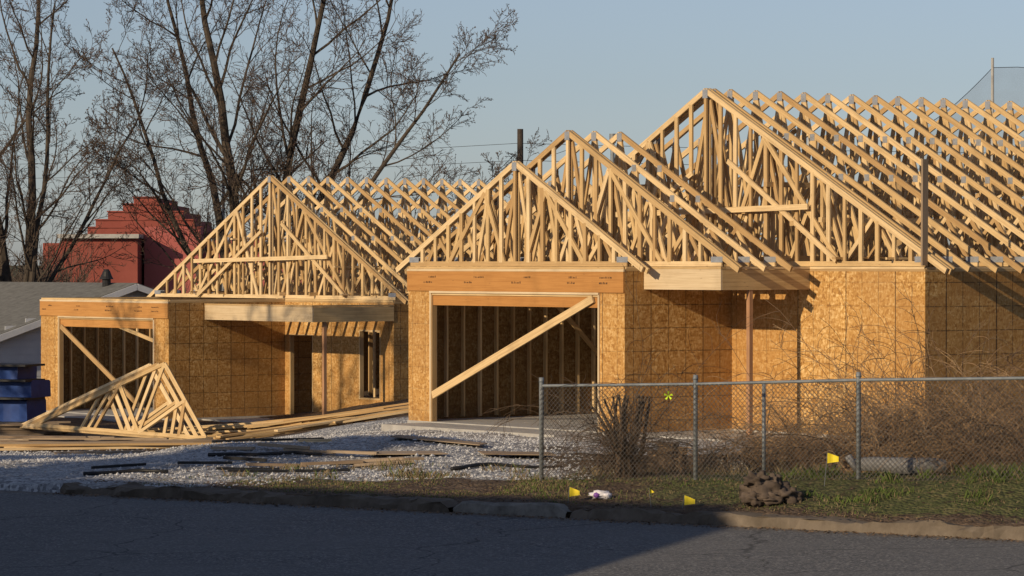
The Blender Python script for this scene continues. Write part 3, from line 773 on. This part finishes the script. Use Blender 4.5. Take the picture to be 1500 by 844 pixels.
while c<14000:
    s=rnd.uniform(-50,-24);q=rnd.uniform(.4,20);x,y=XY(s,q)
    if q<2.3 and s>-28.4: continue
    if abs(x)>.16*y or x>1+rnd.gauss(0,.2): continue
    if x<-5 and y>60 and rnd.random()<.8: continue
    c+=1; r=rnd.uniform(.012,.035)*(1.7 if rnd.random()<.05 else 1); z=gz(x,y)+r*.3
    a=[Vector((x,y,z))+Vector((rnd.uniform(.6,1)*r*dx,rnd.uniform(.6,1)*r*dy,rnd.uniform(.4,.8)*r*dz)) for dx,dy,dz in ((1,0,0),(0,1,0),(-1,0,0),(0,-1,0),(0,0,1))]
    mb.poly(a,[(0,1,4),(1,2,4),(2,3,4),(3,0,4)],0)
mb.obj('gravel_stones',[M_stone])
mb=MB()
for _ in range(3600):
    s=rnd.uniform(-31,-12);q=rnd.choice([rnd.gauss(-.3,.14),rnd.uniform(.1,3.5)]);x,y=XY(s,q)
    z=(-.146 if q<-.17 else gz(x,y)+.012) if not(-.19<q<.12) else .03; r=rnd.uniform(.008,.028); a=rnd.uniform(0,6.28)
    mb.poly([(x+math.cos(a)*r,y+math.sin(a)*r,z+rnd.uniform(0,.015)),(x-math.sin(a)*r,y+math.cos(a)*r*.6,z+.012),(x-math.cos(a)*r,y-math.sin(a)*r,z+rnd.uniform(0,.02)),(x+math.sin(a)*r,y-math.cos(a)*r*.6,z)],[(0,1,2,3)],0)
mb.obj('leaf_litter',[M_litter])

# ------------------------------------------------------------------ small things
def flag(x,y,h,w,a,lean=0.):
    E=empty('marker_flag'); z=gz(x,y); top=Vector((x+lean,y,z+h))
    mb=MB(); mb.tube([(x,y,z-.03),top],.0035,.003,5,0); mb.obj('wire',[M_galv],E)
    mb=MB(); vs=[]; n=6; d=Vector((math.cos(a),math.sin(a),0))
    for i in range(n+1):
        t=i/n; off=Vector((0,1,0))*math.sin(t*5)*.02*t
        p=top+d*w*t+off; vs+=[tuple(p-Vector((0,0,.05*t))),tuple(p-Vector((0,0,w*.95-.02*t)))]
    mb.poly(vs,[(2*i,2*i+1,2*i+3,2*i+2) for i in range(n)]); mb.obj('flag',[M_yel],E)
flag(.70,42.8,.20,.13,.2,.02); flag(1.72,42.1,.24,.08,.6,-.03); flag(2.08,41.75,.16,.13,-.2,.03); flag(3.86,42.2,.42,.14,.1,.04)
mb=MB(); zz=gz(1.12,42.9); blob(mb,(1.12,42.9,zz+.05),(.13,.08,.05),0,2,.45,16,10,3.); blob(mb,(1.06,42.82,zz+.05),(.045,.03,.03),1,5,.3,8,5); blob(mb,(1.20,42.86,zz+.04),(.05,.06,.035),0,8,.5,10,6)
mb.obj('plastic_bag',[M_bag,M_purple],None,True)
mb=MB(); jx,jy=3.12,41.5; z=gz(jx,jy)
for (dx,dy,dz,rx,ry,rz_,sd) in ((0,0,.13,.27,.2,.17,3),(-.14,-.05,.28,.15,.13,.10,6),(.2,-.04,.10,.17,.14,.10,9),(-.2,-.1,.07,.12,.12,.09,12),(.08,0,.28,.09,.1,.07,15),(.02,-.16,.08,.14,.08,.07,18),(.3,-.08,.05,.1,.08,.05,21)):
    blob(mb,(jx+dx,jy+dy,z+dz),(rx,ry,rz_),0,sd,.42,30,18,2.2)
mb.obj('crumpled_jacket',[M_cloth],None,True)
mb=MB(); z=gz(3.1,48); mb.beam((2.88,48,z+.07),(3.3,47.9,z+.07),(0,0,1),.15,.2,0); mb.beam((2.9,48.02,z+.15),(3.02,48,z+.15),(0,0,1),.03,.19,0); mb.obj('concrete_block',[M_conc])
mb=MB(); z=gz(3.75,48.4); mb.beam((3.6,48.4,z+.08),(3.92,48.5,z+.09),(0,.2,1),.17,.2,0); mb.beam((3.64,48.38,z+.17),(3.7,48.4,z+.18),(0,.2,1),.03,.18,0);mb.obj('concrete_block',[M_conc])
mb=MB(); z=gz(2.2,48.2)
for k,(dx,h,r) in enumerate(((0,.42,.17),(-.17,.3,.12),(.15,.36,.1))):
    mb.tube([(2.2+dx,48.2,z-.1),(2.2+dx*1.1,48.2,z+h*.5),(2.22+dx*1.2,48.2,z+h)],r*1.15,r*.85,9,0,True)
mb.obj('tree_stump',[M_rock])
mb=MB(); z=gz(4.9,43.6)+.04; n=16; vs=[]
for i in range(n+1):
    t=i/n; x=4.35+1.15*t; y=43.5-.15*math.sin(t*3.14)-.25*t; zz=z+.05*math.sin(t*9)*.3
    hgt=.19*(1-.5*abs(t-.5))
    for (dy,dz) in ((0,0),(-.06,hgt*.3),(-.05,hgt),(.05,hgt*1.1),(.14,hgt*.8)): vs.append((x,y+dy,zz+dz))
mb.poly(vs,[(i*5+k,(i+1)*5+k,(i+1)*5+k+1,i*5+k+1) for i in range(n) for k in range(4)]); mb.tube([(4.28,43.45,z+.2),(4.38,43.4,z+.02)],.05,.04,8,0,True)
mb.obj('car_bumper',[M_greym],None,True)
mb=MB(); p=FP(2.05,1.12,-.06)
for k in range(5):
    a=k*1.3; mb.poly([p,p+Vector((math.cos(a)*.06,-.02,math.sin(a)*.06)),p+Vector((math.cos(a+.5)*.055,-.03,math.sin(a+.5)*.055))],[(0,1,2)])
mb.obj('fence_ribbon',[M_ylg])

# ------------------------------------------------------------------ light, sky, camera
el=math.radians(19); aa=math.radians(47.5); az=Vector((-math.cos(aa),-math.sin(aa),0))
sun_dir=Vector((az.x*math.cos(el),az.y*math.cos(el),math.sin(el)))
l=bpy.data.lights.new('sun','SUN'); l.energy=4.2; l.angle=math.radians(.5); l.color=(1,.79,.52)
lo=bpy.data.objects.new('sun',l); scene.collection.objects.link(lo); lo.rotation_euler=(-sun_dir).to_track_quat('-Z','Y').to_euler()
w=bpy.data.worlds.new('World'); scene.world=w; w.use_nodes=True; nt=w.node_tree
sky=nt.nodes.new('ShaderNodeTexSky'); sky.sky_type='NISHITA'; sky.sun_disc=False; sky.sun_elevation=el; sky.sun_rotation=math.atan2(az.x,az.y)%(2*math.pi)
sky.air_density=1.; sky.dust_density=.4; sky.ozone_density=4.; sky.altitude=200
hs=nt.nodes.new('ShaderNodeHueSaturation'); hs.inputs['Saturation'].default_value=.62; hs.inputs['Value'].default_value=1.0
mx=nt.nodes.new('ShaderNodeMix'); mx.data_type='RGBA'; mx.blend_type='MULTIPLY'; mx.inputs[0].default_value=1; mx.inputs[7].default_value=(.88,.90,1.0,1)
nt.links.new(sky.outputs[0],hs.inputs['Color']); nt.links.new(hs.outputs[0],mx.inputs[6]); nt.links.new(mx.outputs[2],nt.nodes['Background'].inputs[0]); nt.nodes['Background'].inputs[1].default_value=.086
cam=bpy.data.cameras.new('camera'); cam.sensor_width=36; cam.lens=120; cam.clip_end=9000; cam.clip_start=.5
co=bpy.data.objects.new('camera',cam); scene.collection.objects.link(co); co.location=(0,0,3.0)
co.rotation_euler=(math.radians(90)-math.atan(37/5000),0,0); scene.camera=co
